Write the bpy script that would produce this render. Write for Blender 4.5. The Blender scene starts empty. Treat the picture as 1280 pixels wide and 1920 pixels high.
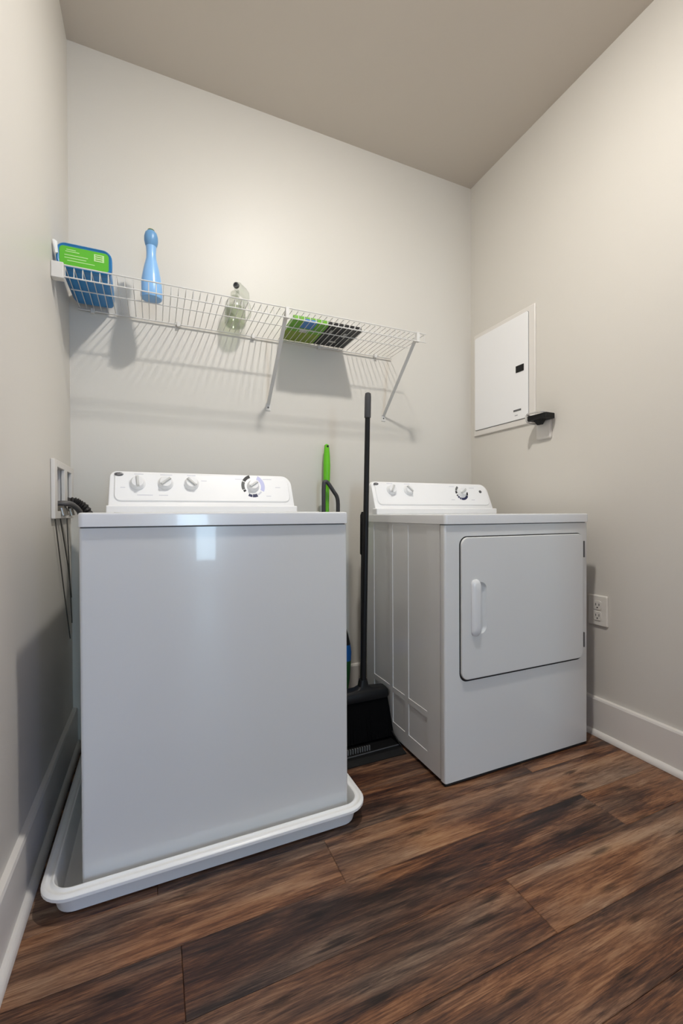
import bpy, bmesh, math, random
from mathutils import Vector, Matrix
random.seed(7)
SC = bpy.context.scene
COL = SC.collection
PI = math.pi

# ------------------------------------------------------------- camera, world, exposure
F_PX = 807.24
yaw, pitch, roll = math.radians(23.4605), math.radians(-0.47368), math.radians(-0.26739)
fw = Vector((math.sin(yaw)*math.cos(pitch), math.cos(yaw)*math.cos(pitch), math.sin(pitch)))
r0 = Vector((math.cos(yaw), -math.sin(yaw), 0)); u0 = r0.cross(fw)
r2 = r0*math.cos(roll) + u0*math.sin(roll); u2 = -r0*math.sin(roll) + u0*math.cos(roll)
cam_d = bpy.data.cameras.new('camera'); cam = bpy.data.objects.new('camera', cam_d); COL.objects.link(cam)
cam.matrix_world = Matrix(((r2.x, u2.x, -fw.x, 0), (r2.y, u2.y, -fw.y, 0), (r2.z, u2.z, -fw.z, 0.9172), (0, 0, 0, 1)))
cam_d.sensor_fit = 'HORIZONTAL'; cam_d.sensor_width = 36; cam_d.lens = F_PX/1280*36
cam_d.shift_y = 9.83/1280; cam_d.clip_start = 0.02
SC.camera = cam
SC.view_settings.view_transform = 'Standard'; SC.view_settings.look = 'None'
SC.view_settings.gamma = 1; SC.view_settings.use_curve_mapping = False
SC.view_settings.exposure = 0.0
BULB = 990.0          # ceiling lamp
FILL = 8.0  # added cool fill from the hall's right side
WINDOW = 22.0           # daylight at the end of the hall
w = bpy.data.worlds.new('world'); SC.world = w; w.use_nodes = True
w.node_tree.nodes['Background'].inputs[0].default_value = (0.55, 0.68, 1, 1)
w.node_tree.nodes['Background'].inputs[1].default_value = 1.0

# ------------------------------------------------------------- materials
def lin(c):
    return tuple((x/255/12.92 if x/255 <= .04045 else ((x/255+.055)/1.055)**2.4) for x in c) + (1,)
def mat(name, rgb, rough=.5, metal=0, bump=0, bscale=200, coat=0, var=0, trans=0, emit=None, estr=0, alpha=1, spec=.5, ior=1.45):
    m = bpy.data.materials.new(name); m.use_nodes = True
    nt = m.node_tree; b = nt.nodes['Principled BSDF']; c = lin(rgb)
    b.inputs['Base Color'].default_value = c; b.inputs['Roughness'].default_value = rough
    b.inputs['Metallic'].default_value = metal; b.inputs['Coat Weight'].default_value = coat
    b.inputs['Transmission Weight'].default_value = trans; b.inputs['Specular IOR Level'].default_value = spec
    b.inputs['IOR'].default_value = ior
    if emit: b.inputs['Emission Color'].default_value = lin(emit); b.inputs['Emission Strength'].default_value = estr
    tc = nt.nodes.new('ShaderNodeTexCoord')
    n = nt.nodes.new('ShaderNodeTexNoise'); n.inputs['Scale'].default_value = bscale; n.inputs['Detail'].default_value = 3
    nt.links.new(tc.outputs['Object'], n.inputs['Vector'])
    if var:
        n2 = nt.nodes.new('ShaderNodeTexNoise'); n2.inputs['Scale'].default_value = 3; n2.inputs['Detail'].default_value = 4
        nt.links.new(tc.outputs['Object'], n2.inputs['Vector'])
        mx = nt.nodes.new('ShaderNodeMix'); mx.data_type = 'RGBA'
        mx.inputs['A'].default_value = tuple(x*(1-var) for x in c[:3])+(1,); mx.inputs['B'].default_value = tuple(min(1, x*(1+var)) for x in c[:3])+(1,)
        nt.links.new(n2.outputs['Fac'], mx.inputs['Factor']); nt.links.new(mx.outputs['Result'], b.inputs['Base Color'])
    if bump:
        bp = nt.nodes.new('ShaderNodeBump'); bp.inputs['Strength'].default_value = bump; bp.inputs['Distance'].default_value = .001
        nt.links.new(n.outputs['Fac'], bp.inputs['Height']); nt.links.new(bp.outputs['Normal'], b.inputs['Normal'])
    return m
M = dict(
    wall=mat('wall_paint', (212, 208, 200), .45, bump=.25, bscale=350, var=.01),
    ceil=mat('ceiling_paint', (210, 201, 190), .8, bump=.2, bscale=350, var=.01),
    trim=mat('trim_paint', (222, 218, 212), .35, var=.015),
    enamel=mat('white_enamel', (220, 220, 218), .21, bump=.12, bscale=90, coat=.3),
    top=mat('white_worktop_enamel', (226, 226, 226), .2, bump=.06, bscale=90, coat=.3),
    plastic=mat('white_console_plastic', (238, 238, 238), .35),
    knob=mat('knob_plastic', (232, 232, 232), .3),
    knobgrip=mat('silver_knob_grip', (200, 200, 198), .3),
    print_=mat('pale_grey_print', (205, 206, 214), .5),
    logo=mat('logo_grey', (92, 92, 94), .35, metal=.4),
    logol=mat('logo_light', (175, 175, 178), .35, metal=.4),
    navy=mat('navy_print', (38, 42, 78), .5), black_print=mat('black_print', (22, 22, 26), .5),
    lavender=mat('lavender_print', (192, 194, 228), .5),
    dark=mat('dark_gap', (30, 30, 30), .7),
    seal=mat('grey_gasket', (95, 95, 94), .6),
    pan=mat('white_pan_plastic', (238, 239, 238), .3, bump=.08, bscale=60, var=.02),
    rack=mat('white_coated_wire', (214, 212, 208), .4),
    blackp=mat('black_plastic', (17, 17, 18), .45, spec=.35, bump=.1, bscale=250),
    blackgrip=mat('dark_grey_grip', (62, 62, 64), .5, bump=.2, bscale=400),
    blackb=mat('black_bristle', (7, 7, 8), .95, spec=.1),
    blue=mat('blue_tub_plastic', (24, 128, 196), .35), bluerim=mat('blue_rim_plastic', (36, 118, 178), .35),
    green=mat('green_label', (92, 180, 44), .45, var=.05), palelabel=mat('pale_print', (190, 226, 160), .5),
    bottle=mat('pale_blue_plastic', (138, 186, 234), .28), cap=mat('slate_blue_cap', (104, 152, 196), .35), olive=mat('olive_cap_tip', (84, 104, 60), .4),
    clear=mat('clear_plastic', (236, 242, 236), .06, trans=1, ior=1.3), liquid=mat('clear_green_liquid', (226, 238, 224), .03, trans=1, ior=1.33),
    pack_green=mat('pack_green', (104, 168, 40), .4, var=.1), pack_blue=mat('pack_blue', (70, 125, 190), .4), pack_black=mat('pack_black', (24, 24, 27), .4), pack_white=mat('pack_white', (190, 190, 188), .4),
    pack_olive=mat('pack_olive', (128, 150, 34), .4, var=.25),
    lime=mat('lime_plastic', (104, 192, 32), .3), chrome=mat('pale_metal', (215, 213, 210), .25, metal=.6),
    hose=mat('ribbed_black_hose', (44, 42, 42), .5), hosegrey=mat('grey_hose', (96, 94, 92), .4),
    thin_grey=mat('thin_line_grey', (88, 84, 78), .5), brass=mat('valve_metal', (150, 146, 138), .3, metal=.8),
    bagk=mat('bag_black', (20, 22, 24), .5), bagblue=mat('bag_blue', (22, 92, 168), .4), baggreen=mat('bag_green', (28, 84, 44), .45),
    outlet=mat('outlet_plastic', (226, 222, 214), .35), subfloor=mat('subfloor', (30, 20, 16), .8),
    hall=mat('hall_paint', (214, 210, 202), .6), wood=None)
def emis(name, rgb, s):
    m = bpy.data.materials.new(name); m.use_nodes = True; nt = m.node_tree; nt.nodes.clear()
    e = nt.nodes.new('ShaderNodeEmission'); o = nt.nodes.new('ShaderNodeOutputMaterial')
    e.inputs[0].default_value = lin(rgb); e.inputs[1].default_value = s; nt.links.new(e.outputs[0], o.inputs[0]); return m
M['bulb'] = emis('lit_bulb', (255, 251, 245), BULB)
M['sky'] = emis('daylight_pane', (200, 232, 255), WINDOW)
M['fill_glow'] = emis('cool_fill_glow', (158, 180, 255), FILL)

def thin_clear(name, tint, gl):
    m = bpy.data.materials.new(name); m.use_nodes = True; nt = m.node_tree; nt.nodes.clear()
    t = nt.nodes.new('ShaderNodeBsdfTransparent'); t.inputs[0].default_value = lin(tint)
    g = nt.nodes.new('ShaderNodeBsdfGlossy'); g.inputs['Roughness'].default_value = .12
    lw = nt.nodes.new('ShaderNodeLayerWeight'); lw.inputs[0].default_value = gl
    mx = nt.nodes.new('ShaderNodeMixShader'); o = nt.nodes.new('ShaderNodeOutputMaterial')
    nt.links.new(lw.outputs['Facing'], mx.inputs[0]); nt.links.new(t.outputs[0], mx.inputs[1]); nt.links.new(g.outputs[0], mx.inputs[2]); nt.links.new(mx.outputs[0], o.inputs[0]); return m
M['clear'] = thin_clear('clear_plastic_film', (246, 248, 245), .16)
M['liquid'] = thin_clear('pale_liquid', (232, 236, 226), .06)

def wood():
    m = bpy.data.materials.new('dark_vinyl_plank'); m.use_nodes = True; nt = m.node_tree; N = nt.nodes; L = nt.links
    b = N['Principled BSDF']
    tc = N.new('ShaderNodeTexCoord'); oi = N.new('ShaderNodeObjectInfo')
    def noise(scale, vec, det=4, rough=.6, dist=0, w=1.0):
        mp = N.new('ShaderNodeMapping'); mp.inputs['Scale'].default_value = vec; L.new(tc.outputs['Object'], mp.inputs[0])
        n = N.new('ShaderNodeTexNoise'); n.noise_dimensions = '4D'; n.inputs['Scale'].default_value = scale
        n.inputs['Detail'].default_value = det; n.inputs['Roughness'].default_value = rough; n.inputs['Distortion'].default_value = dist
        mu = N.new('ShaderNodeMath'); mu.operation = 'MULTIPLY'; mu.inputs[1].default_value = 40*w
        L.new(oi.outputs['Random'], mu.inputs[0]); L.new(mu.outputs[0], n.inputs['W']); L.new(mp.outputs[0], n.inputs['Vector']); return n
    big = noise(1.0, (1.7, 15, 1), 5, .6, .9)
    mid = noise(1.0, (5.0, 55, 1), 8, .75, 1.8, 1.7)
    fine = noise(1.0, (11, 400, 1), 5, .75, .8, .7)
    hue = noise(1.0, (2.2, 8, 1), 3, .5, .3, 2.3)
    def ramp(src, stops):
        r = N.new('ShaderNodeValToRGB'); e = r.color_ramp.elements
        e[0].position, e[0].color = stops[0][0], lin(stops[0][1]); e[1].position, e[1].color = stops[-1][0], lin(stops[-1][1])
        for p, c in stops[1:-1]: k = e.new(p); k.color = lin(c)
        L.new(src, r.inputs[0]); return r
    def mth(op, a, bb):
        k = N.new('ShaderNodeMath'); k.operation = op
        for i, v in enumerate((a, bb)):
            if isinstance(v, (int, float)): k.inputs[i].default_value = v
            else: L.new(v, k.inputs[i])
        return k.outputs[0]
    s = mth('ADD', mth('MULTIPLY', big.outputs['Fac'], .62), mth('MULTIPLY', mid.outputs['Fac'], .38))
    s = mth('ADD', s, mth('MULTIPLY', mth('SUBTRACT', fine.outputs['Fac'], .5), .42))
    s = mth('ADD', s, mth('MULTIPLY', mth('SUBTRACT', oi.outputs['Random'], .5), .10))
    r1 = ramp(s, [(.35, (34, 22, 19)), (.43, (64, 39, 30)), (.50, (106, 69, 46)), (.56, (140, 97, 67)), (.66, (170, 131, 97))])
    r2_ = ramp(s, [(.35, (36, 28, 26)), (.44, (66, 51, 44)), (.54, (112, 90, 75)), (.66, (158, 135, 115))])
    hr = ramp(hue.outputs['Fac'], [(.42, (0, 0, 0)), (.66, (255, 255, 255))])
    mx = N.new('ShaderNodeMix'); mx.data_type = 'RGBA'
    L.new(hr.outputs[0], mx.inputs['Factor']); L.new(r1.outputs[0], mx.inputs['A']); L.new(r2_.outputs[0], mx.inputs['B'])
    # scattered knots
    kp = N.new('ShaderNodeMapping'); kp.inputs['Scale'].default_value = (3.0, 11, 1); L.new(tc.outputs['Object'], kp.inputs[0])
    cb_ = N.new('ShaderNodeCombineXYZ'); L.new(mth('MULTIPLY', oi.outputs['Random'], 31.0), cb_.inputs[0]); L.new(mth('MULTIPLY', oi.outputs['Random'], 17.0), cb_.inputs[1])
    va = N.new('ShaderNodeVectorMath'); va.operation = 'ADD'; L.new(kp.outputs[0], va.inputs[0]); L.new(cb_.outputs[0], va.inputs[1])
    vo = N.new('ShaderNodeTexVoronoi'); vo.inputs['Scale'].default_value = 1.0; vo.voronoi_dimensions = '2D'; L.new(va.outputs[0], vo.inputs['Vector'])
    kd = mth('ADD', vo.outputs['Distance'], mth('MULTIPLY', mth('SUBTRACT', mid.outputs['Fac'], .5), .35))
    kr = ramp(kd, [(.02, (60, 55, 55)), (.06, (150, 145, 140)), (.13, (255, 255, 255))])
    mk = N.new('ShaderNodeMix'); mk.data_type = 'RGBA'; mk.blend_type = 'MULTIPLY'; mk.inputs['Factor'].default_value = .7
    L.new(mx.outputs['Result'], mk.inputs['A']); L.new(kr.outputs[0], mk.inputs['B'])
    L.new(mk.outputs['Result'], b.inputs['Base Color'])
    b.inputs['Roughness'].default_value = .38; b.inputs['Specular IOR Level'].default_value = .4
    bp = N.new('ShaderNodeBump'); bp.inputs['Strength'].default_value = .35; bp.inputs['Distance'].default_value = .0008
    L.new(mth('ADD', fine.outputs['Fac'], mid.outputs['Fac']), bp.inputs['Height']); L.new(bp.outputs[0], b.inputs['Normal'])
    return m
M['wood'] = wood()

# ------------------------------------------------------------- mesh helpers
def link(name, bm, m, parent=None, smooth=False, wn=False):
    me = bpy.data.meshes.new(name)
    bmesh.ops.recalc_face_normals(bm, faces=bm.faces); bm.to_mesh(me); bm.free()
    if m: me.materials.append(m)
    if smooth:
        for p in me.polygons: p.use_smooth = True
        me.set_sharp_from_angle(angle=math.radians(40))
    o = bpy.data.objects.new(name, me); COL.objects.link(o)
    if wn:
        md = o.modifiers.new('wn', 'WEIGHTED_NORMAL'); md.keep_sharp = True
    if parent:
        o.parent = parent; o.location = -parent.location; o.matrix_parent_inverse = Matrix.Identity(4)
        if parent.parent: o.location = Vector((0, 0, 0)); 
    return o
def B(bm, x0, x1, y0, y1, z0, z1, bev=0, seg=2):
    vs = [bm.verts.new((x, y, z)) for x in (x0, x1) for y in (y0, y1) for z in (z0, z1)]
    fs = [bm.faces.new([vs[i] for i in f]) for f in ((0, 1, 3, 2), (4, 6, 7, 5), (0, 4, 5, 1), (2, 3, 7, 6), (0, 2, 6, 4), (1, 5, 7, 3))]
    if bev:
        es = set(e for f in fs for e in f.edges)
        bmesh.ops.bevel(bm, geom=list(es), offset=bev, segments=seg, profile=.5, affect='EDGES')
    return bm
def box(*a, **k): return B(bmesh.new(), *a, **k)
def loft(bm, rings, cap0=True, cap1=True, closed=True):
    R = [[bm.verts.new(p) for p in r] for r in rings]
    for a, b in zip(R, R[1:]):
        n = len(a)
        for i in range(n if closed else n-1):
            j = (i+1) % n; bm.faces.new((a[i], a[j], b[j], b[i]))
    if cap0: bm.faces.new(R[0][::-1])
    if cap1: bm.faces.new(R[-1])
    return bm
def lathe(prof, c=(0, 0, 0), n=24, mtx=None, bm=None):
    bm = bm or bmesh.new(); rings = []
    for r, z in prof:
        ring = [Vector((max(r, .0001)*math.cos(2*PI*i/n), max(r, .0001)*math.sin(2*PI*i/n), z)) for i in range(n)]
        rings.append([((mtx @ v) if mtx else v) + Vector(c) for v in ring])
    return loft(bm, rings)
def tube(path, r, n=8, bm=None, caps=True, radii=None):
    bm = bm or bmesh.new(); P = [Vector(p) for p in path]; rings = []; up = None
    for i, p in enumerate(P):
        t = ((P[min(i+1, len(P)-1)]-p).normalized() + (p-P[max(i-1, 0)]).normalized()).normalized()
        if up is None:
            up = Vector((0, 0, 1)) if abs(t.z) < .9 else Vector((1, 0, 0))
        a = t.cross(up).normalized(); up = a.cross(t).normalized()
        rr = radii[i] if radii else r
        rings.append([p + (a*math.cos(2*PI*k/n) + up*math.sin(2*PI*k/n))*rr for k in range(n)])
    return loft(bm, rings, caps, caps)
def curve(pts, n=8):       # Catmull-Rom
    P = [Vector(p) for p in pts]; P = [P[0]*2-P[1]] + P + [P[-1]*2-P[-2]]; out = []
    for i in range(1, len(P)-2):
        a, b, c, d = P[i-1:i+3]
        for k in range(n):
            t = k/n; out.append(.5*((2*b) + (c-a)*t + (2*a-5*b+4*c-d)*t*t + (3*b-a-3*c+d)*t**3))
    return out + [P[-2]]
def rrect(x0, x1, y0, y1, r, n=6):      # rounded outline, r one number or (x0y0, x1y0, x1y1, x0y1)
    if isinstance(r, (int, float)): r = (r,)*4
    pts = []
    for (cx, cy, a, rr) in ((x0+r[0], y0+r[0], PI, r[0]), (x1-r[1], y0+r[1], 1.5*PI, r[1]), (x1-r[2], y1-r[2], 0, r[2]), (x0+r[3], y1-r[3], .5*PI, r[3])):
        for k in range(n+1):
            t = a + k/n*PI/2; pts.append((cx+rr*math.cos(t), cy+rr*math.sin(t)))
    return pts
def thing(name, loc, label, cat, group=None):
    o = bpy.data.objects.new(name, None); COL.objects.link(o); o.location = loc; o.empty_display_size = .05
    o['label'] = label; o['category'] = cat
    if group: o['group'] = group
    return o
def tag(o, label, cat, group=None):
    o['label'] = label; o['category'] = cat
    if group: o['group'] = group
    return o
def struct(name, bm, m, **k):
    o = link(name, bm, m, **k); o['kind'] = 'structure'; return o

# ------------------------------------------------------------- the room
XL, XR, YB, ZC, YF = -.302, 1.6795, 1.985, 2.779, -1.0
T = .10
# outlet-box hole in the left wall
HY0, HY1, HZ0, HZ1 = 1.645, 1.93, .925, 1.082
bm = bmesh.new()
B(bm, XL-T, XL, YF-T, HY0, 0, ZC+.1); B(bm, XL-T, XL, HY1, YB+T, 0, ZC+.1)
B(bm, XL-T, XL, HY0, HY1, 0, HZ0); B(bm, XL-T, XL, HY0, HY1, HZ1, ZC+.1)
struct('wall_left', bm, M['wall'])
struct('wall_back', box(XL, XR, YB, YB+T, 0, ZC+.1), M['wall'])
struct('wall_right', box(XR, XR+T, YF-T, YB+T, 0, ZC+.1), M['wall'])
struct('ceiling', box(XL, XR, YF, YB, ZC, ZC+.1), M['ceil'])
DX0, DX1, DZ = .02, 1.10, 2.10
bm = bmesh.new(); B(bm, XL, DX0, YF-T, YF, 0, ZC); B(bm, DX1, XR, YF-T, YF, 0, ZC); B(bm, DX0, DX1, YF-T, YF, DZ, ZC)
struct('wall_front', bm, M['wall'])
bm = bmesh.new()
for y in (YF,):
    B(bm, DX0-.08, DX0, y, y+.018, 0, DZ+.08, .003); B(bm, DX1, DX1+.08, y, y+.018, 0, DZ+.08, .003); B(bm, DX0, DX1, y, y+.018, DZ, DZ+.08, .003)
struct('door_1', bm, M['trim'])
# adjoining hall behind the camera (only seen in reflections)
HYE = -4.2
bm = bmesh.new(); B(bm, -1.2, XR+.4, HYE, YF-T, -.02, -.004); struct('floor_hall', bm, M['hall'])
bpy.data.objects['floor_hall'].data.materials.clear(); bpy.data.objects['floor_hall'].data.materials.append(M['wood'])
struct('ceiling_hall', box(-1.2, XR+.4, HYE, YF-T, ZC, ZC+.1), M['hall'])
struct('wall_hall_left', box(-1.3, -1.2, HYE, YF-T, 0, ZC), M['hall'])
HXR = XR+.4
bm = bmesh.new(); B(bm, HXR, HXR+.1, HYE, -3.9, 0, ZC); B(bm, HXR, HXR+.1, -2.1, YF-T, 0, ZC); B(bm, HXR, HXR+.1, -3.9, -2.1, 0, .5); B(bm, HXR, HXR+.1, -3.9, -2.1, 2.1, ZC)
struct('wall_hall_right', bm, M['hall'])
struct('fill_pane', box(HXR+.05, HXR+.06, -3.9, -2.1, .5, 2.1), M['fill_glow'])  # unseen glowing pane, added as cool fill through the doorway
bm = bmesh.new(); WX0, WX1, WZ0, WZ1 = .29, .71, .25, 2.05
B(bm, -1.2, WX0, HYE-T, HYE, 0, ZC); B(bm, WX1, XR+.4, HYE-T, HYE, 0, ZC); B(bm, WX0, WX1, HYE-T, HYE, 0, WZ0); B(bm, WX0, WX1, HYE-T, HYE, WZ1, ZC)
struct('wall_hall_back', bm, M['hall'])
struct('window_1', box(WX0, WX1, HYE-.06, HYE-.05, WZ0, WZ1), M['sky'])

# floor: subfloor slab with planks as parts
floor = struct('floor', box(XL, XR, YF-T, YB, -.05, -.004), M['subfloor'])
floor.location = (0, 0, 0)
def plank_mesh(length, wd):
    bm = bmesh.new(); e = .0012
    rings = []
    for (ins, z) in ((0, -.0039), (0, -e), (e*1.2, 0)):
        rings.append([(-length/2+ins, -wd/2+ins, z), (length/2-ins, -wd/2+ins, z), (length/2-ins, wd/2-ins, z), (-length/2+ins, wd/2-ins, z)])
    loft(bm, rings)
    me = bpy.data.meshes.new('plank'); bmesh.ops.recalc_face_normals(bm, faces=bm.faces); bm.to_mesh(me); bm.free(); me.materials.append(M['wood']); return me
pl_cache = {}
ROW = .1515; y_seam = .669
joint = {0: .80, 1: .045, 2: .43, -1: .36, -2: 1.02, -3: .55, 3: 1.22, 4: .62, 5: 1.05, 6: .2, 7: .75, 8: 1.12}
k = -11
while True:
    y0 = y_seam + k*ROW; y1 = y0 + ROW
    if y0 >= YB: break
    a, b = max(y0, YF-T), min(y1, YB)
    j = joint.get(k, (k*.47) % 1.22)
    xs = sorted(set([XL] + [x for x in (j-1.22, j, j+1.22) if XL+.02 < x < XR-.02] + [XR]))
    if b-a > .01:
        for x0, x1 in zip(xs, xs[1:]):
            key = (round(x1-x0-.0006, 4), round(b-a-.0006, 4))
            if key not in pl_cache: pl_cache[key] = plank_mesh(*key)
            o = bpy.data.objects.new('plank', pl_cache[key]); COL.objects.link(o); o.parent = floor; o.location = ((x0+x1)/2, (a+b)/2, 0)
    k += 1

# baseboards with quarter-round shoe
def baseboard(name, p0, p1, nrm):
    # profile (distance from wall, z)
    prof = [(0, 0), (.016, 0), (.016, .145), (.013, .152), (0, .154)]
    shoe = [(.016, 0)] + [(.016+.016*math.cos(t*PI/12), .001+.021*math.sin(t*PI/12)) for t in range(0, 7)]
    bm = bmesh.new()
    for pr in (prof, shoe):
        loft(bm, [[Vector(p)+Vector(nrm)*d+Vector((0, 0, z)) for d, z in pr] for p in (p0, p1)])
    struct(name, bm, M['trim'])
baseboard('baseboard_right', (XR, YF, 0), (XR, YB, 0), (-1, 0, 0))
baseboard('baseboard_left', (XL, YF, 0), (XL, YB, 0), (1, 0, 0))
baseboard('baseboard_back', (XL+.034, YB, 0), (XR-.034, YB, 0), (0, -1, 0))

# ceiling lamp, above and outside the frame
LX, LY = .61, .76
t = thing('ceiling_lamp', (LX, LY, ZC), 'white round ceiling downlight with a small lit disc above the machines', 'lamp')
link('trim_ring', lathe([(.085, -.0003), (.085, -.004), (.078, -.010), (.058, -.012), (.055, -.010), (.055, -.0003)], (LX, LY, ZC)), M['plastic'], t, smooth=True)
link('lit_disc', lathe([(.054, -.0095), (.054, -.013), (.050, -.019), (.040, -.025), (.022, -.029), (0, -.030)], (LX, LY, ZC)), M['bulb'], t, smooth=True)

# ------------------------------------------------------------- appliance helpers
def slab(x0, x1, y0, y1, z0, z1, r=.012, bev=.006):
    rings = []
    for ins, z in ((.001, z0), (0, z0+.001), (0, z1-bev), (bev*.3, z1-bev*.3), (bev, z1)):
        rings.append([(x, y, z) for x, y in rrect(x0+ins, x1-ins, y0+ins, y1-ins, max(.002, r-ins), 4)])
    return loft(bmesh.new(), rings)
def on_face(zb, yf, kk, x, z, off=0):
    th = math.atan(kk); return Vector((x, yf+(z-zb)*kk-off*math.cos(th), z+off*math.sin(th)))
def face_plate(x0, x1, z0, z1, r, zb, yf, kk, o0, o1, bev=.002, n=6):
    rings = []
    for ins, off in ((0, o0), (0, o1-bev), (bev, o1)):
        rr = tuple(max(.001, q-ins) for q in (r if not isinstance(r, (int, float)) else (r,)*4))
        rings.append([on_face(zb, yf, kk, x, z, off) for x, z in rrect(x0+ins, x1-ins, z0+ins, z1-ins, rr, n)])
    return loft(bmesh.new(), rings)
def arc_band(cx, cz, r0, r1, a0, a1, zb, yf, kk, o0, o1, n=8, bm=None):
    bm = bm or bmesh.new()
    def ring(off):
        pts = [(cx+r1*math.cos(a), cz+r1*math.sin(a)) for a in [math.radians(a0+(a1-a0)*i/n) for i in range(n+1)]]
        pts += [(cx+r0*math.cos(a), cz+r0*math.sin(a)) for a in [math.radians(a1-(a1-a0)*i/n) for i in range(n+1)]]
        return [on_face(zb, yf, kk, x, z, off) for x, z in pts]
    return loft(bm, [ring(o0), ring(o1)])
def console(parent, x0, x1, yf, yb, zb, zt, kk, knobs, dial, emblem, small):
    # housing
    out = rrect(x0, x1, zb, zt, (.002, .002, .038, .022), 8)
    H = zt-zb
    def sh(p, ins, y):   # sides lean in a little toward the top
        x, z = p; u = (z-zb)/H; cx = (x0+x1)/2
        x = x + (cx-x)*0.012*u; x = x - math.copysign(ins, x-cx) if abs(x-cx) > .01 else x
        z = z - ins*u
        return (x, y + (z-zb)*kk, z)
    rings = [[sh(p, .004, yf) for p in out], [sh(p, .001, yf+.0015) for p in out], [sh(p, 0, yf+.005) for p in out]]
    rings.append([(sh(p, 0, 0)[0], max(yb, yf+(p[1]-zb)*kk+.012), p[1]) for p in out])
    link('console', loft(bmesh.new(), rings), M['plastic'], parent, smooth=True)
    link('console_ledge', box(x0-.004, x1+.004, yf-.010, yf+.03, zb-.001, zb+.026, bev=.004, seg=3), M['plastic'], parent)
    link('control_panel', face_plate(x0+.018, x1-.016, zb+.040, zt-.006, (.022, .022, .032, .014), zb, yf, kk, -.004, .0045, .003), M['plastic'], parent, smooth=True)
    O = .0045; th = math.atan(kk); R = Matrix.Rotation(PI/2-th, 3, 'X')
    def knob(x, z, r, ang, name='knob'):
        c = on_face(zb, yf, kk, x, z, O)
        bm = lathe([(r, 0), (r, .004), (r*.86, .007), (r*.8, .014), (r*.72, .017), (0, .0175)], c, 28, R)
        kn = link(name, bm, M['knob'], parent, smooth=True)
        bm = bmesh.new(); rot = R @ Matrix.Rotation(math.radians(ang), 3, 'Z')
        rings = []
        for sx, sy, z_ in ((1, 1, .012), (1, 1, .021), (.85, .6, .024)):
            rings.append([rot @ Vector((px*sx, py*sy, z_)) + c for px, py in ((-r*.78, -r*.17), (r*.78, -r*.17), (r*.78, r*.17), (-r*.78, r*.17))])
        loft(bm, rings)
        g = link('knob_grip', bm, M['knobgrip'], kn); g.location = (0, 0, 0)
        return kn
    for x, z, r, a in knobs: knob(x, z, r, a)
    cx, cz, segs, kr = dial
    for (rr0, rr1, a0, a1, m) in segs:
        link('dial_mark', arc_band(cx, cz, rr0, rr1, a0, a1, zb, yf, kk, O-.001, O+.0004), M[m], parent)
    knob(cx, cz, kr, 35)
    # printed captions too small to read: pale bars
    bmc = bmesh.new()
    for (x, z, wd) in small:
        q = [on_face(zb, yf, kk, a, b_, O+.0003) for a, b_ in ((x-wd/2, z-.0012), (x+wd/2, z-.0012), (x+wd/2, z+.0012), (x-wd/2, z+.0012))]
        q2 = [on_face(zb, yf, kk, a, b_, O-.001) for a, b_ in ((x-wd/2, z-.0012), (x+wd/2, z-.0012), (x+wd/2, z+.0012), (x-wd/2, z+.0012))]
        loft(bmc, [q2, q])
    link('printed_captions', bmc, M['print_'], parent)['kind'] = 'stuff'
    # oval emblem
    for ex, ez, ew, eh, lt in emblem:
        c = on_face(zb, yf, kk, ex, ez, O-.001)
        S3 = Matrix.Diagonal((ew, eh, 1))
        e = link('emblem', lathe([(1, 0), (1, .0022), (.9, .003), (0, .0031)], c, 24, R @ S3), M['logo'], parent, smooth=True)
        if lt:
            cu = bpy.data.curves.new('letters', 'FONT'); cu.body = 'GE'; cu.size = eh*1.35; cu.align_x = 'CENTER'; cu.align_y = 'CENTER'; cu.extrude = .0002; cu.shear = .3
            to = bpy.data.objects.new('tmp', cu); COL.objects.link(to)
            me = bpy.data.meshes.new_from_object(to.evaluated_get(bpy.context.evaluated_depsgraph_get()))
            bpy.data.objects.remove(to); me.transform(R.to_4x4()); me.transform(Matrix.Translation(on_face(zb, yf, kk, ex, ez, O+.0022)))
            me.materials.clear(); me.materials.append(M['logol'])
            lo = bpy.data.objects.new('emblem_letters', me); COL.objects.link(lo); lo.parent = e

# ------------------------------------------------------------- washer
WX, WY, WW = -.163, 1.165, .686
ztop = .9225
wsh = thing('washing_machine', (WX+WW/2, 1.49, .0085), 'white top-load washing machine standing in the drain pan on the left', 'washing machine')
wx1 = WX+WW; WYB = WY+.645
def cabinet(x0, x1, y0, y1, z0, z1, r=.008):
    return loft(bmesh.new(), [[(x, y, z) for x, y in rrect(x0, x1, y0, y1, r, 4)] for z in (z0, z1)])
link('cabinet', cabinet(WX, wx1, WY, WYB, .034, ztop-.037), M['enamel'], wsh, smooth=True)
link('gasket', cabinet(WX+.003, wx1-.003, WY+.003, WYB-.003, ztop-.037, ztop-.034), M['seal'], wsh)
link('worktop', slab(WX-.002, wx1+.002, WY-.007, WYB+.002, ztop-.034, ztop), M['top'], wsh, smooth=True, wn=True)
link('lid', slab(WX+.07, wx1-.07, WY+.02, WY+.42, ztop-.002, ztop+.0012, .03, .001), M['top'], wsh, smooth=True, wn=True)
for sx in (WX+.05, wx1-.05):
    for sy in (WY+.06, WYB-.06):
        link('foot', lathe([(.022, 0), (.022, .01), (.01, .012), (.01, .026)], (sx, sy, .0085), 12), M['dark'], wsh)
zb = ztop; yf = 1.635; kk = .42
segs = [(.033, .045, 105, 150, 'black_print'), (.033, .045, 155, 200, 'seal'), (.033, .043, 203, 215, 'black_print'), (.034, .044, 240, 262, 'navy'), (.032, .044, 264, 292, 'navy'), (.034, .040, 296, 325, 'print_'), (.031, .046, -28, 62, 'lavender')]
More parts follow.
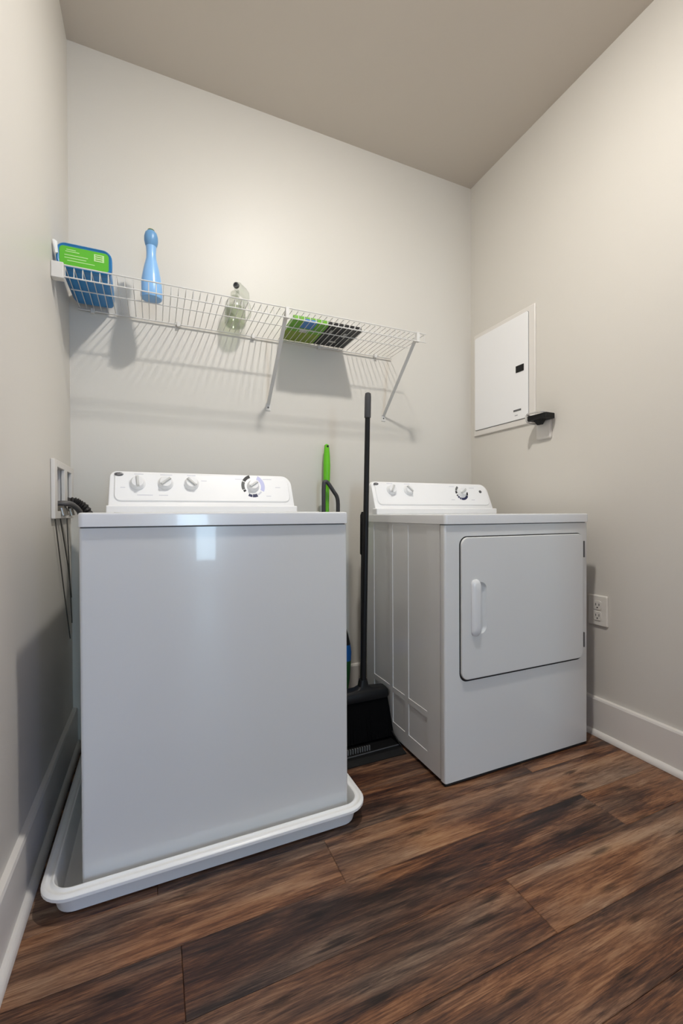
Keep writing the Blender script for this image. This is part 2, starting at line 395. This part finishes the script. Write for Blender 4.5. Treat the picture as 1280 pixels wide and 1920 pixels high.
console(wsh, -.145, .512, yf, WYB-.005, zb, 1.070, kk,
        [(-.053, 1.026, .026, 95), (.038, 1.028, .026, 40), (.126, 1.028, .026, 135)],
        (.352, 1.024, segs, .024), [(-.113, 1.057, .0145, .0070, True)],
        [(-.05, 1.059, .03), (.04, 1.059, .04), (.126, 1.059, .03), (.30, 1.05, .03), (.41, 1.052, .035), (-.03, .984, .05), (.03, .984, .03), (.41, .985, .018), (.45, 1.02, .02), (.17, 1.04, .02), (-.10, 1.01, .015)])

# ------------------------------------------------------------- drain pan
pan_t = None
px0, px1, py0, py1 = -.218, .548, 1.150, 1.925
def pr(ins, z, r): return [(x, y, z) for x, y in rrect(px0-ins, px1+ins, py0-ins, py1+ins, r, 8)]
rings = [pr(-.012, .000, .04), pr(0, .004, .045), pr(.010, .050, .05), pr(.012, .052, .052), pr(.026, .050, .066), pr(.030, .053, .07), pr(.030, .060, .07), pr(.026, .064, .066),
         pr(.021, .0645, .061), pr(.017, .0615, .057), pr(.012, .0615, .052), pr(.007, .066, .047), pr(.004, .0655, .044), pr(.001, .060, .040), pr(-.008, .010, .035), pr(-.016, .006, .03)]
o = link('drain_pan', loft(bmesh.new(), rings), M['pan'], None, smooth=True)
tag(o, 'white plastic drain pan with rolled rim under the washing machine', 'drain pan')

# ------------------------------------------------------------- dryer
DX, DY, DW = .882, 1.174, .686
dx1 = DX+DW; DYB = 1.752; dtop = .914
dry = thing('clothes_dryer', (DX+DW/2, 1.5, 0), 'white front-load clothes dryer on the wood floor by the right wall', 'dryer')
# body with embossed side panels
bm = bmesh.new()
ys = [DY+.030, 1.279, 1.402, 1.428, 1.520, 1.545, 1.680, DYB]
zs = [.014, .045, .070, .190, .212, .872, .880]
def side(x, sgn):
    V = {(i, j): bm.verts.new((x, y, z)) for i, y in enumerate(ys) for j, z in enumerate(zs)}
    panels = []
    for i in range(len(ys)-1):
        for j in range(len(zs)-1):
            f = bm.faces.new([V[i, j], V[i+1, j], V[i+1, j+1], V[i, j+1]])
            if i in (1, 3, 5) and j in (2, 4): panels.append(f)
    r = bmesh.ops.inset_individual(bm, faces=panels, thickness=.008, depth=0)
    for f in panels:
        for v in f.verts: v.co.x -= sgn*.0022
    return V
VL = side(DX+.0015, -1); VR = side(dx1-.0015, 1)
for i in range(len(ys)-1):
    for j in (0, len(zs)-1):
        bm.faces.new([VL[i, j], VR[i, j], VR[i+1, j], VL[i+1, j]])
for j in range(len(zs)-1):
    for i in (0, len(ys)-1):
        bm.faces.new([VL[i, j], VR[i, j], VR[i, j+1], VL[i, j+1]])
link('cabinet', bm, M['enamel'], dry)
link('front_panel', cabinet(DX, dx1, DY, DY+.029, .012, dtop-.037, .007), M['enamel'], dry, smooth=True)
link('gasket', cabinet(DX+.003, dx1-.003, DY+.003, DYB-.003, dtop-.037, dtop-.034), M['seal'], dry)
link('worktop', slab(DX-.002, dx1+.002, DY-.006, DYB+.002, dtop-.034, dtop), M['top'], dry, smooth=True, wn=True)
for sx in (DX+.05, dx1-.05):
    for sy in (DY+.06, DYB-.06):
        link('foot', lathe([(.02, 0), (.02, .008), (.01, .014)], (sx, sy, 0), 12), M['dark'], dry)
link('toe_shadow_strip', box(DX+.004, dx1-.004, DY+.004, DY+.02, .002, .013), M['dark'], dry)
# door with routed grip pocket
def fp(x0, x1, z0, z1, r, y_, n=8): return [(x, y_, z) for x, z in rrect(x0, x1, z0, z1, r, n)]
d0, d1, e0, e1 = .946, 1.536, .350, .835
gap = loft(bmesh.new(), [fp(d0-.0045, d1+.0030, e0-.0068, e1+.0035, .031, DY+.002), fp(d0-.0045, d1+.0030, e0-.0068, e1+.0035, .031, DY-.0008)])
link('door_gap', gap, M['dark'], dry)
door_bm = loft(bmesh.new(), [fp(d0, d1, e0, e1, .028, DY-.0002), fp(d0, d1, e0, e1, .028, DY-.005), fp(d0+.0015, d1-.0015, e0+.0015, e1-.0015, .0265, DY-.0075), fp(d0+.005, d1-.005, e0+.005, e1-.005, .023, DY-.0085)])
door = link('door', door_bm, M['enamel'], dry, smooth=True, wn=False)
cut = link('cut', loft(bmesh.new(), [fp(1.000, 1.052, .502, .680, .0255, DY-.04, 10), fp(1.000, 1.052, .502, .680, .0255, DY-.0085, 10), fp(1.005, 1.047, .507, .675, .0205, DY-.003, 10), fp(1.012, 1.040, .514, .668, .0135, DY-.001, 10)]), M['enamel'])
md = door.modifiers.new('b', 'BOOLEAN'); md.operation = 'DIFFERENCE'; md.object = cut; md.solver = 'EXACT'
bpy.context.view_layer.update()
nm = bpy.data.meshes.new_from_object(door.evaluated_get(bpy.context.evaluated_depsgraph_get()))
door.modifiers.clear(); door.data = nm; nm.set_sharp_from_angle(angle=math.radians(35)); bpy.data.objects.remove(cut)
door.modifiers.new('wn', 'WEIGHTED_NORMAL').keep_sharp = True
# raised grip at the left half of the pocket
gb = loft(bmesh.new(), [fp(.985, 1.020, .497, .690, .017, DY-.008, 10), fp(.984, 1.022, .496, .691, .0185, DY-.012, 10), fp(.987, 1.021, .500, .687, .0165, DY-.016, 10), fp(.994, 1.018, .510, .677, .0115, DY-.0195, 10), fp(1.003, 1.014, .53, .655, .005, DY-.0205, 10)])
g = link('handle', gb, M['top'], door, smooth=True); g.location = (0, 0, 0)
for za, zb_ in ((.742, .806), (.390, .448)):
    link('hinge', box(1.5385, 1.5445, DY-.008, DY, za, zb_, bev=.001), M['seal'], dry)
zb = dtop; yf = 1.665
segs = [(.026, .036, 120, 165, 'seal'), (.026, .037, 168, 190, 'black_print'), (.028, .037, 200, 212, 'black_print'), (.028, .038, 216, 232, 'navy'), (.028, .038, 236, 250, 'navy'), (.027, .038, 253, 330, 'navy'), (.028, .037, 334, 362, 'black_print')]
console(dry, .889, 1.556, yf, DYB-.005, zb, 1.062, kk,
        [(.988, 1.022, .024, 60), (1.078, 1.022, .024, 130)],
        (1.382, 1.017, segs, .024), [(.915, 1.049, .0125, .006, True), (1.499, 1.022, .008, .0075, False)],
        [(.985, 1.052, .03), (1.078, 1.052, .03), (1.33, 1.045, .03), (1.45, 1.04, .03), (1.44, .98, .02), (1.32, .98, .02)])

# ------------------------------------------------------------- outlet box, hoses
ob = thing('washer_outlet_box', (XL, 1.80, 1.0), 'white recessed washer water outlet box on the left wall', 'outlet box')
fb = bmesh.new(); fx0, fx1 = XL+.0005, XL+.012
fy0, fy1, fz0, fz1 = 1.62, 1.962, .905, 1.098
openings = [(1.662, 1.785), (1.838, 1.925)]; oz0, oz1 = .930, 1.075
B(fb, fx0, fx1, fy0, openings[0][0], fz0, fz1, .002); B(fb, fx0, fx1, openings[0][1], openings[1][0], fz0, fz1, .002); B(fb, fx0, fx1, openings[1][1], fy1, fz0, fz1, .002)
for a, b in openings: B(fb, fx0, fx1, a-.002, b+.002, fz0, oz0, .002); B(fb, fx0, fx1, a-.002, b+.002, oz1, fz1, .002)
link('frame', fb, M['trim'], ob)
bb = bmesh.new()
B(bb, XL-.075, XL-.070, HY0+.003, HY1-.003, HZ0+.003, HZ1-.003)
for y in (HY0+.003, HY1-.006, 1.79, 1.832): B(bb, XL-.070, XL-.001, y, y+.003, HZ0+.003, HZ1-.003)
B(bb, XL-.070, XL-.001, HY0+.006, HY1-.006, HZ0+.002, HZ0+.004); B(bb, XL-.070, XL-.001, HY0+.006, HY1-.006, HZ1-.005, HZ1-.003)
link('box_liner', bb, M['trim'], ob)
for y in (1.72, 1.76, 1.88):
    vb = tube([(XL-.05, y, .94), (XL+.02, y, .94)], .009, 12); tube([(XL+.012, y, .94), (XL+.018, y, .915)], .011, 10, vb)
    link('valve', vb, M['brass'], ob, smooth=True)
# ribbed drain hose arching over behind the washer
pth = curve([(XL-.03, 1.87, .962), (XL+.022, 1.872, .968), (-.260, 1.876, .960), (-.236, 1.882, .935), (-.218, 1.888, .87), (-.20, 1.89, .70), (-.16, 1.885, .50), (-.10, 1.86, .38)], 7)
rad = [.0165 if i % 2 else .0125 for i in range(len(pth))]
h = link('drain_hose', tube(pth, .012, 14, radii=rad), M['hose'], smooth=False)
tag(h, 'thick black ribbed drain hose arching from outlet box behind washer', 'hose')
sm = link('supply_hose', tube(curve([(XL-.02, 1.735, .955), (XL+.022, 1.74, .957), (-.262, 1.77, .950), (-.245, 1.81, .915), (-.235, 1.835, .80), (-.21, 1.85, .6), (-.14, 1.85, .45)], 10), .0095, 12), M['hosegrey'], smooth=True)
tag(sm, 'smooth grey hose leaving the nearer opening of the outlet box', 'hose')
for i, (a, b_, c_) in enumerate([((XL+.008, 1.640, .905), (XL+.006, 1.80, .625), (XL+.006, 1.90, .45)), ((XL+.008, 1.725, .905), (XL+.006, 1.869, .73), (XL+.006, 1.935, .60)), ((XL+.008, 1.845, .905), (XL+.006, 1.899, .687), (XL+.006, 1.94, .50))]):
    c = link('thin_line', tube([a, b_, c_], .0020, 8), M['thin_grey'], smooth=True)  # thin grey tubes slanting down along the left wall
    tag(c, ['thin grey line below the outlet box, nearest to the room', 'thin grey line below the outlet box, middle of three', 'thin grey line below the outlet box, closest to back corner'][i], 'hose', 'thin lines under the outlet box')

# ------------------------------------------------------------- wire shelf
SX0, SX1, SYF, SYR, SZ = -.270, 1.146, 1.665, 1.975, 1.735
sh = thing('wire_shelf', (.44, 1.98, SZ), 'white coated wire shelf mounted along the back wall above the machines', 'shelf')
wr = .0015
wm = tube([(0, SYR, SZ), (0, SYF+.004, SZ), (0, SYF, SZ-.004), (0, SYF, SZ-.036)], wr, 6)
first = None; n = 56
for i in range(n+1):
    x = SX0+.006 + (SX1-SX0-.012)*i/n
    if first is None: first = link('wire', wm, M['rack'], sh); base = first.location.copy(); first.location.x = base.x+x
    else:
        c = first.copy(); COL.objects.link(c); c.location = (base.x+x, base.y, base.z)
for y, z, r, xe in ((SYF-.0035, SZ+.002, .0024, SX1), (SYF-.0035, SZ-.036, .0024, SX1), (1.815, SZ-.0045, .0023, SX1), (SYR-.001, SZ-.0052, .0030, SX1)):
    link('rod', tube([(SX0, y, z), (xe, y, z)], r, 8), M['rack'], sh, smooth=True)
link('end_bracket', slab(XL+.0005, XL+.036, SYF-.014, SYF+.014, SZ-.046, SZ+.006, .003, .002), M['rack'], sh)
for bx in (.490, 1.102):
    pb = bmesh.new()
    zt_, zf = SZ-.004, 1.428
    # flat folded strut from lip to wall
    a = Vector((bx, SYF-.006, zt_)); b_ = Vector((bx, YB-.006, zf)); d = (b_-a).normalized(); nn = Vector((1, 0, 0)).cross(d)
    ring = lambda p: [p+Vector((-.0078, 0, 0))+nn*.0035, p+Vector((.0078, 0, 0))+nn*.0035, p+Vector((.0078, 0, 0))-nn*.0015, p+Vector((-.0078, 0, 0))-nn*.0015]
    loft(pb, [ring(a), ring(b_)])
    B(pb, bx-.007, bx+.007, SYF-.010, SYF+.004, zt_-.036, zt_+.008, .001)
    br = link('support_bracket', pb, M['rack'], sh)
    ft = bmesh.new(); B(ft, bx-.011, bx+.011, YB-.004, YB-.0003, zf-.028, zf+.006, .001)
    f = link('bracket_foot', ft, M['rack'], br); f.location = (0, 0, 0)
    s = link('screw', lathe([(.004, 0), (.004, .002), (0, .003)], (bx, YB-.004, zf-.014), 10, Matrix.Rotation(PI/2, 3, 'X')), M['seal'], br); s.location = (0, 0, 0)
for cx in (-.22, .10, .42, .74, 1.05):
    link('wall_clip', box(cx-.007, cx+.007, SYR-.008, YB-.0003, SZ-.015, SZ+.006, bev=.002), M['rack'], sh)

# ------------------------------------------------------------- things on the shelf
D = SZ+.0022
tub = thing('wipes_tub', (-.21, 1.8, D), 'blue plastic tub with green label lid, at left end of wire shelf', 'tub')
def ring_y(x0, x1, z0, z1, r, y): return [(x, y, z) for x, z in rrect(x0, x1, z0, z1, r, 6)]
tx0, tx1, tz0, tz1 = -.292, -.128, D+.001, D+.086
link('body', loft(bmesh.new(), [ring_y(tx0+.016, tx1-.016, tz0+.006, tz1-.012, .014, 1.955), ring_y(tx0+.010, tx1-.012, tz0+.003, tz1-.008, .02, 1.93), ring_y(tx0+.006, tx1-.006, tz0+.0005, tz1-.005, .024, 1.70)]), M['blue'], tub, smooth=True)
rim = loft(bmesh.new(), [ring_y(tx0, tx1, tz0, tz1, .028, 1.700), ring_y(tx0-.0, tx1+.0, tz0, tz1, .028, 1.684), ring_y(tx0+.004, tx1-.004, tz0+.004, tz1-.004, .024, 1.680), ring_y(tx0+.009, tx1-.009, tz0+.009, tz1-.009, .019, 1.684)])
lid = link('lid', rim, M['bluerim'], tub, smooth=True)
lb = link('label_face', loft(bmesh.new(), [ring_y(tx0+.010, tx1-.010, tz0+.010, tz1-.011, .012, 1.6842), ring_y(tx0+.010, tx1-.010, tz0+.010, tz1-.011, .012, 1.6825)]), M['green'], tub)
bmq = bmesh.new()
B(bmq, -.182, -.152, 1.6817, 1.6828, D+.042, D+.066)
for z, a, b_ in ((.063, -.262, -.235), (.057, -.265, -.225), (.045, -.268, -.20), (.036, -.268, -.205), (.027, -.26, -.18)):
    B(bmq, a, b_, 1.6820, 1.6828, D+z, D+z+.0022)
link('label_print', bmq, M['palelabel'], tub)
bmq = bmesh.new()
for dz in (.046, .053, .060): B(bmq, -.178, -.157, 1.6812, 1.6819, D+dz, D+dz+.0028)
link('label_text', bmq, M['pack_green'], tub)
link('lid_tab', loft(bmesh.new(), [[(-.296, 1.683, D+.082), (-.288, 1.683, D+.084), (-.285, 1.683, D+.045), (-.291, 1.683, D+.042)], [(-.299, 1.668, D+.080), (-.295, 1.668, D+.082), (-.285, 1.672, D+.043), (-.291, 1.672, D+.040)]]), M['plastic'], tub)

sb = thing('cleaner_bottle', (-.004, 1.80, D), 'pale blue long-necked bottle with slate cap standing on wire shelf', 'bottle')
bc = (-.004, 1.80, D)
link('body', lathe([(.030, 0), (.036, .002), (.0385, .010), (.0385, .03), (.037, .055), (.033, .085), (.0275, .115), (.0215, .14), (.018, .155), (.017, .175), (.0185, .200)], bc, 28), M['bottle'], sb, smooth=True)
link('cap', lathe([(.0185, .200), (.0215, .206), (.0245, .220), (.0245, .236), (.021, .250), (.014, .258)], bc, 28), M['cap'], sb, smooth=True)
link('cap_tip', lathe([(.0145, .2575), (.012, .263), (.005, .266), (0, .2665)], bc, 20), M['olive'], sb, smooth=True)

cb = thing('spray_bottle', (.330, 1.915, D), 'clear plastic spray bottle near the middle of the wire shelf', 'bottle')
cc = (.330, 1.918, D)
link('body', lathe([(.034, 0), (.042, .003), (.045, .012), (.045, .082), (.041, .100), (.030, .116), (.016, .126), (.0135, .134)], cc, 32), M['clear'], cb, smooth=True)
link('liquid', lathe([(.038, .0055), (.0425, .0125), (.0425, .078), (0, .0785)], cc, 32), M['liquid'], cb, smooth=True)
link('collar', lathe([(.016, .128), (.0185, .131), (.0185, .146), (.014, .152)], cc, 20), M['clear'], cb, smooth=True)
tr = bmesh.new(); dq = Vector((-.62, -.78, 0)); sq = Vector((.78, -.62, 0)); hc = Vector((cc[0]+.024, cc[1], cc[2]+.150))
loft(tr, [[hc+dq*t+sq*(x*k_)+Vector((0, 0, z*kz)) for x, z in rrect(-.019, .019, 0, .034, .012, 5)] for t, k_, kz in ((-.066, .5, .55), (-.050, .85, .9), (-.02, 1, 1), (.025, .9, 1), (.034, .7, .95))])
link('spray_head', tr, M['clear'], cb, smooth=True)
rq = dq.to_track_quat('Z', 'Y').to_matrix()
link('nozzle_ring', lathe([(.0125, 0), (.0125, .010), (.009, .011), (.009, .004), (0, .004)], hc+dq*.033+Vector((0, 0, .016)), 16, rq), M['seal'], cb, smooth=True)
link('trigger', tube(curve([hc+dq*.02, hc+dq*.034+Vector((0, 0, -.014)), hc+dq*.036+Vector((0, 0, -.036))], 6), .0045, 10), M['clear'], cb, smooth=True)
link('handle_loop', tube(curve([(cc[0]+.030, cc[1]-.01, cc[2]+.118), (cc[0]+.054, cc[1]-.012, cc[2]+.105), (cc[0]+.062, cc[1]-.012, cc[2]+.075), (cc[0]+.056, cc[1]-.012, cc[2]+.045), (cc[0]+.040, cc[1]-.008, cc[2]+.035)], 6), .007, 12), M['clear'], cb, smooth=True)

pk = thing('cleaning_cloth_pack', (.70, 1.86, D), 'flat green, blue and black packet lying flat on wire shelf', 'packet')
link('wrapper', slab(.545, .865, 1.752, 1.965, D+.0006, D+.022, .006, .005), M['pack_black'], pk, smooth=True, wn=True)
link('green_panel', slab(.5435, .705, 1.7505, 1.9665, D, D+.0226, .006, .005), M['pack_green'], pk, smooth=True, wn=True)
link('blue_panel', box(.592, .650, 1.7495, 1.815, D-.0005, D+.012), M['pack_blue'], pk)
link('olive_panel', slab(.5430, .700, 1.86, 1.9670, D-.0006, D+.010, .004, .002), M['pack_olive'], pk)
for (a, b_, c_, d_) in ((.60, .635, 1.835, 1.87), (.73, .742, 1.79, 1.83), (.765, .80, 1.90, 1.915), (.80, .812, 1.80, 1.84)):
    link('pack_print', box(a, b_, c_, d_, D-.0004, D+.001), M['pack_white'], pk)

# ------------------------------------------------------------- breaker panel, hook, outlet on the right wall
bp_ = thing('breaker_panel', (XR, 1.735, 1.64), 'white electrical breaker panel door on the right wall', 'breaker panel')
py_0, py_1, pz0, pz1 = 1.522, 1.950, 1.350, 1.920
def ringx(y0, y1, z0, z1, r, x): return [(x, y, z) for y, z in rrect(y0, y1, z0, z1, r, 4)]
link('frame', loft(bmesh.new(), [ringx(py_0, py_1, pz0, pz1, .003, XR-.0003), ringx(py_0, py_1, pz0, pz1, .003, XR-.006), ringx(py_0+.004, py_1-.004, pz0+.004, pz1-.004, .002, XR-.009)]), M['trim'], bp_)
link('door_seam', loft(bmesh.new(), [ringx(py_0+.036, py_1-.012, pz0+.030, pz1-.022, .010, XR-.008), ringx(py_0+.036, py_1-.012, pz0+.030, pz1-.022, .010, XR-.0095)]), M['seal'], bp_)
pdoor = link('door', loft(bmesh.new(), [ringx(py_0+.038, py_1-.013, pz0+.0325, pz1-.023, .009, XR-.009), ringx(py_0+.038, py_1-.013, pz0+.0325, pz1-.023, .009, XR-.0125), ringx(py_0+.040, py_1-.015, pz0+.0345, pz1-.025, .008, XR-.0135)]), M['plastic'], bp_)
l_ = link('latch', box(XR-.0165, XR-.013, 1.585, 1.635, 1.617, 1.650, bev=.001), M['blackp'], pdoor); l_.location = (0, 0, 0)
bmq = bmesh.new(); B(bmq, XR-.0142, XR-.0132, 1.603, 1.652, 1.425, 1.4345); l_ = link('plate_print', bmq, M['seal'], pdoor); l_.location = (0, 0, 0)
bmq = bmesh.new(); B(bmq, XR-.0142, XR-.0132, 1.625, 1.643, 1.403, 1.4075); l_ = link('small_print', bmq, M['logol'], pdoor); l_.location = (0, 0, 0)

hk = thing('wall_hook', (XR, 1.47, 1.31), 'white wire wall holder gripping a black bar, beside breaker panel', 'hook')
link('mounting_plate', loft(bmesh.new(), [ringx(1.432, 1.512, 1.262, 1.350, .008, XR-.0003), ringx(1.432, 1.512, 1.262, 1.350, .008, XR-.010), ringx(1.438, 1.506, 1.268, 1.344, .005, XR-.014)]), M['trim'], hk)
link('wire_loop', tube(curve([(XR-.010, 1.505, 1.352), (XR-.045, 1.512, 1.372), (XR-.075, 1.508, 1.376), (XR-.082, 1.47, 1.376), (XR-.075, 1.425, 1.374), (XR-.04, 1.415, 1.368), (XR-.010, 1.43, 1.35)], 6), .0042, 8), M['chrome'], hk, smooth=True)
link('lower_loop', tube(curve([(XR-.012, 1.50, 1.335), (XR-.05, 1.508, 1.336), (XR-.080, 1.505, 1.345), (XR-.084, 1.505, 1.372)], 6), .0042, 8), M['chrome'], hk, smooth=True)
link('grip_pad', slab(XR-.070, XR-.012, 1.405, 1.515, 1.346, 1.370, .008, .004), M['blackp'], hk, smooth=True, wn=True)
link('grip_tongue', loft(bmesh.new(), [[(XR-.055, 1.44, 1.347), (XR-.03, 1.44, 1.347), (XR-.03, 1.49, 1.347), (XR-.055, 1.49, 1.347)], [(XR-.045, 1.455, 1.325), (XR-.033, 1.455, 1.325), (XR-.033, 1.478, 1.325), (XR-.045, 1.478, 1.325)]]), M['blackp'], hk)

ot = thing('wall_outlet', (XR, 1.207, .513), 'white wall outlet low on right wall beside the dryer', 'outlet')
link('cover_plate', loft(bmesh.new(), [ringx(1.165, 1.250, .450, .576, .005, XR-.0003), ringx(1.165, 1.250, .450, .576, .005, XR-.0045), ringx(1.169, 1.246, .454, .572, .003, XR-.007)]), M['outlet'], ot)
for cz in (.535, .491):
    r_ = link('receptacle', loft(bmesh.new(), [ringx(1.190, 1.225, cz-.018, cz+.018, .007, XR-.006), ringx(1.190, 1.225, cz-.018, cz+.018, .007, XR-.009)]), M['outlet'], ot)
    bmq = bmesh.new(); B(bmq, XR-.0094, XR-.0088, 1.198, 1.2005, cz-.002, cz+.008); B(bmq, XR-.0094, XR-.0088, 1.212, 1.2145, cz-.002, cz+.008); B(bmq, XR-.0094, XR-.0088, 1.204, 1.209, cz-.012, cz-.007)
    s_ = link('slot', bmq, M['dark'], r_); s_.location = (0, 0, 0)

# ------------------------------------------------------------- broom and dustpan between the machines
br = thing('broom', (.80, 1.53, 0), 'tall black broom standing upright between the washer and the dryer', 'broom')
top = Vector((.794, 1.555, 1.405)); bot = Vector((.766, 1.555, .215)); dv = (top-bot)
def along(t): return tuple(bot+dv*t)
link('handle', tube([along(0), along(.55), along(.92)], .0105, 14, radii=[.0125, .0112, .0105]), M['blackp'], br, smooth=True)
link('hand_grip', tube([along(.915), along(.918), along(.985), along(.997), along(1.0)], .0125, 14, radii=[.0125, .0133, .0133, .0118, .007]), M['blackgrip'], br, smooth=True)
hb = bmesh.new()
def rg(x0, x1, y0, y1, z, r=.012): return [(x, y, z) for x, y in rrect(x0, x1, y0, y1, r, 5)]
loft(hb, [rg(.655, .872, 1.530, 1.585, .170), rg(.652, .875, 1.528, 1.588, .180), rg(.654, .872, 1.530, 1.586, .200), rg(.662, .866, 1.534, 1.582, .208), rg(.728, .808, 1.537, 1.578, .214), rg(.746, .788, 1.540, 1.573, .224), rg(.750, .782, 1.542, 1.570, .250)])
link('broom_head', hb, M['blackp'], br, smooth=True)
bb2 = bmesh.new(); rnd = random.Random(3)
nx, ny = 56, 7
for i in range(nx):
    for j in range(ny):
        u_ = (i+.5)/nx; v_ = (j+.5)/ny
        x = .660+.207*u_; y = 1.535+.045*v_
        xb = .645+.232*u_ + rnd.uniform(-.002, .002); yb2 = 1.50+.085*v_
        s = .0024
        loft(bb2, [[(x-s, y-s, .172), (x+s, y-s, .172), (x+s, y+s, .172), (x-s, y+s, .172)], [(xb-s, yb2-s, .022+rnd.uniform(0, .006)), (xb+s, yb2-s, .022), (xb+s, yb2+s, .022), (xb-s, yb2+s, .022)]])
o = link('bristles', bb2, M['blackb'], br); o['kind'] = 'stuff'

dp = thing('dustpan', (.76, 1.5, 0), 'black long-handled dustpan on the floor under the broom bristles', 'dustpan')
db = bmesh.new()
x0, x1 = .605, .874
loft(db, [[(x0, 1.402, .0005), (x1, 1.402, .0005), (x1, 1.402, .003), (x0, 1.402, .003)], [(x0, 1.43, .0005), (x1, 1.43, .0005), (x1, 1.43, .011), (x0, 1.43, .011)],
          [(x0, 1.47, .0005), (x1, 1.47, .0005), (x1, 1.47, .012), (x0, 1.47, .012)], [(x0, 1.66, .0005), (x1, 1.66, .0005), (x1, 1.66, .014), (x0, 1.66, .014)]])
link('tray', db, M['blackp'], dp)
for xx in (x0, x1-.005):
    s = bmesh.new(); loft(s, [[(xx, 1.44, .010), (xx+.005, 1.44, .010), (xx+.005, 1.44, .016), (xx, 1.44, .016)], [(xx, 1.67, .010), (xx+.005, 1.67, .010), (xx+.005, 1.67, .10), (xx, 1.67, .10)]])
    link('side_wall', s, M['blackp'], dp)
link('back_wall', box(x0, x1, 1.661, 1.668, .002, .10, bev=.002), M['blackp'], dp)
cm = bmesh.new()
for i in range(14): B(cm, .615+i*.010, .620+i*.010, 1.462, 1.468, .011, .030)
link('comb_teeth', cm, M['seal'], dp)['kind'] = 'stuff'
link('tray_rib', tube([(x0+.002, 1.445, .0125), (x1-.002, 1.452, .0125)], .0025, 8), M['blackgrip'], dp, smooth=True)
link('handle', tube([(.817, 1.664, .05), (.820, 1.664, .50), (.8215, 1.66, .80)], .009, 12), M['blackp'], dp, smooth=True)
link('hand_grip', tube([(.8205, 1.66, .74), (.8205, 1.66, .745), (.8225, 1.66, .91), (.8225, 1.66, .925)], .012, 12, radii=[.010, .0135, .0135, .008]), M['blackp'], dp, smooth=True)

# ------------------------------------------------------------- brush and black handle behind the washer
gr = thing('scrub_brush', (.767, 1.94, .90), 'bright green brush handle rising behind the right end of washer', 'brush')
link('handle', tube([(.768, 1.948, .60), (.768, 1.948, .95), (.768, 1.948, 1.03), (.768, 1.948, 1.09), (.769, 1.948, 1.15), (.769, 1.948, 1.20), (.769, 1.948, 1.236), (.769, 1.948, 1.25), (.769, 1.948, 1.255)], .012, 16, radii=[.011, .011, .0125, .0165, .0175, .0155, .0125, .011, .005]), M['lime'], gr, smooth=True)
link('hang_hole', lathe([(.0055, 0), (.0055, .001)], (.769, 1.9365, 1.243), 14, Matrix.Rotation(PI/2, 3, 'X')), M['dark'], gr)
gb_ = bmesh.new(); loft(gb_, [rg(.735, .80, 1.915, 1.955, .02), rg(.73, .805, 1.915, 1.957, .30), rg(.745, .79, 1.92, 1.957, .60), rg(.757, .779, 1.937, 1.957, .66, .009)])
link('brush_head', gb_, M['blackgrip'], gr, smooth=True)
bh = link('black_handle', tube(curve([(.735, 1.90, .60), (.733, 1.90, .90), (.734, 1.90, 1.045), (.742, 1.90, 1.068), (.756, 1.90, 1.062), (.785, 1.90, 1.022), (.800, 1.90, 1.000), (.806, 1.90, .97), (.806, 1.90, .90), (.806, 1.90, .60)], 6), .0095, 12), M['blackgrip'], smooth=True)
tag(bh, 'black plastic loop handle leaning behind the washer beside green brush', 'handle')

bag = thing('folded_bag', (.71, 1.75, 0), 'dark bag with blue and green bands in gap right of washer', 'bag')
def bagr(z, xr): return [(x, y, z) for x, y in rrect(.61, xr, 1.70, 1.80, .02, 4)]
def bagpart(name, zz, m): link(name, loft(bmesh.new(), [bagr(z, xr) for z, xr in zz]), M[m], bag, smooth=True)
bagpart('bag_base', [(.001, .755), (.05, .762), (.12, .768)], 'bagk')
bagpart('green_band', [(.12, .768), (.19, .780), (.275, .787)], 'baggreen')
bagpart('blue_band', [(.275, .787), (.31, .789), (.345, .784)], 'bagblue')
bagpart('bag_top', [(.345, .784), (.39, .774), (.44, .758), (.47, .735), (.475, .70)], 'bagk')
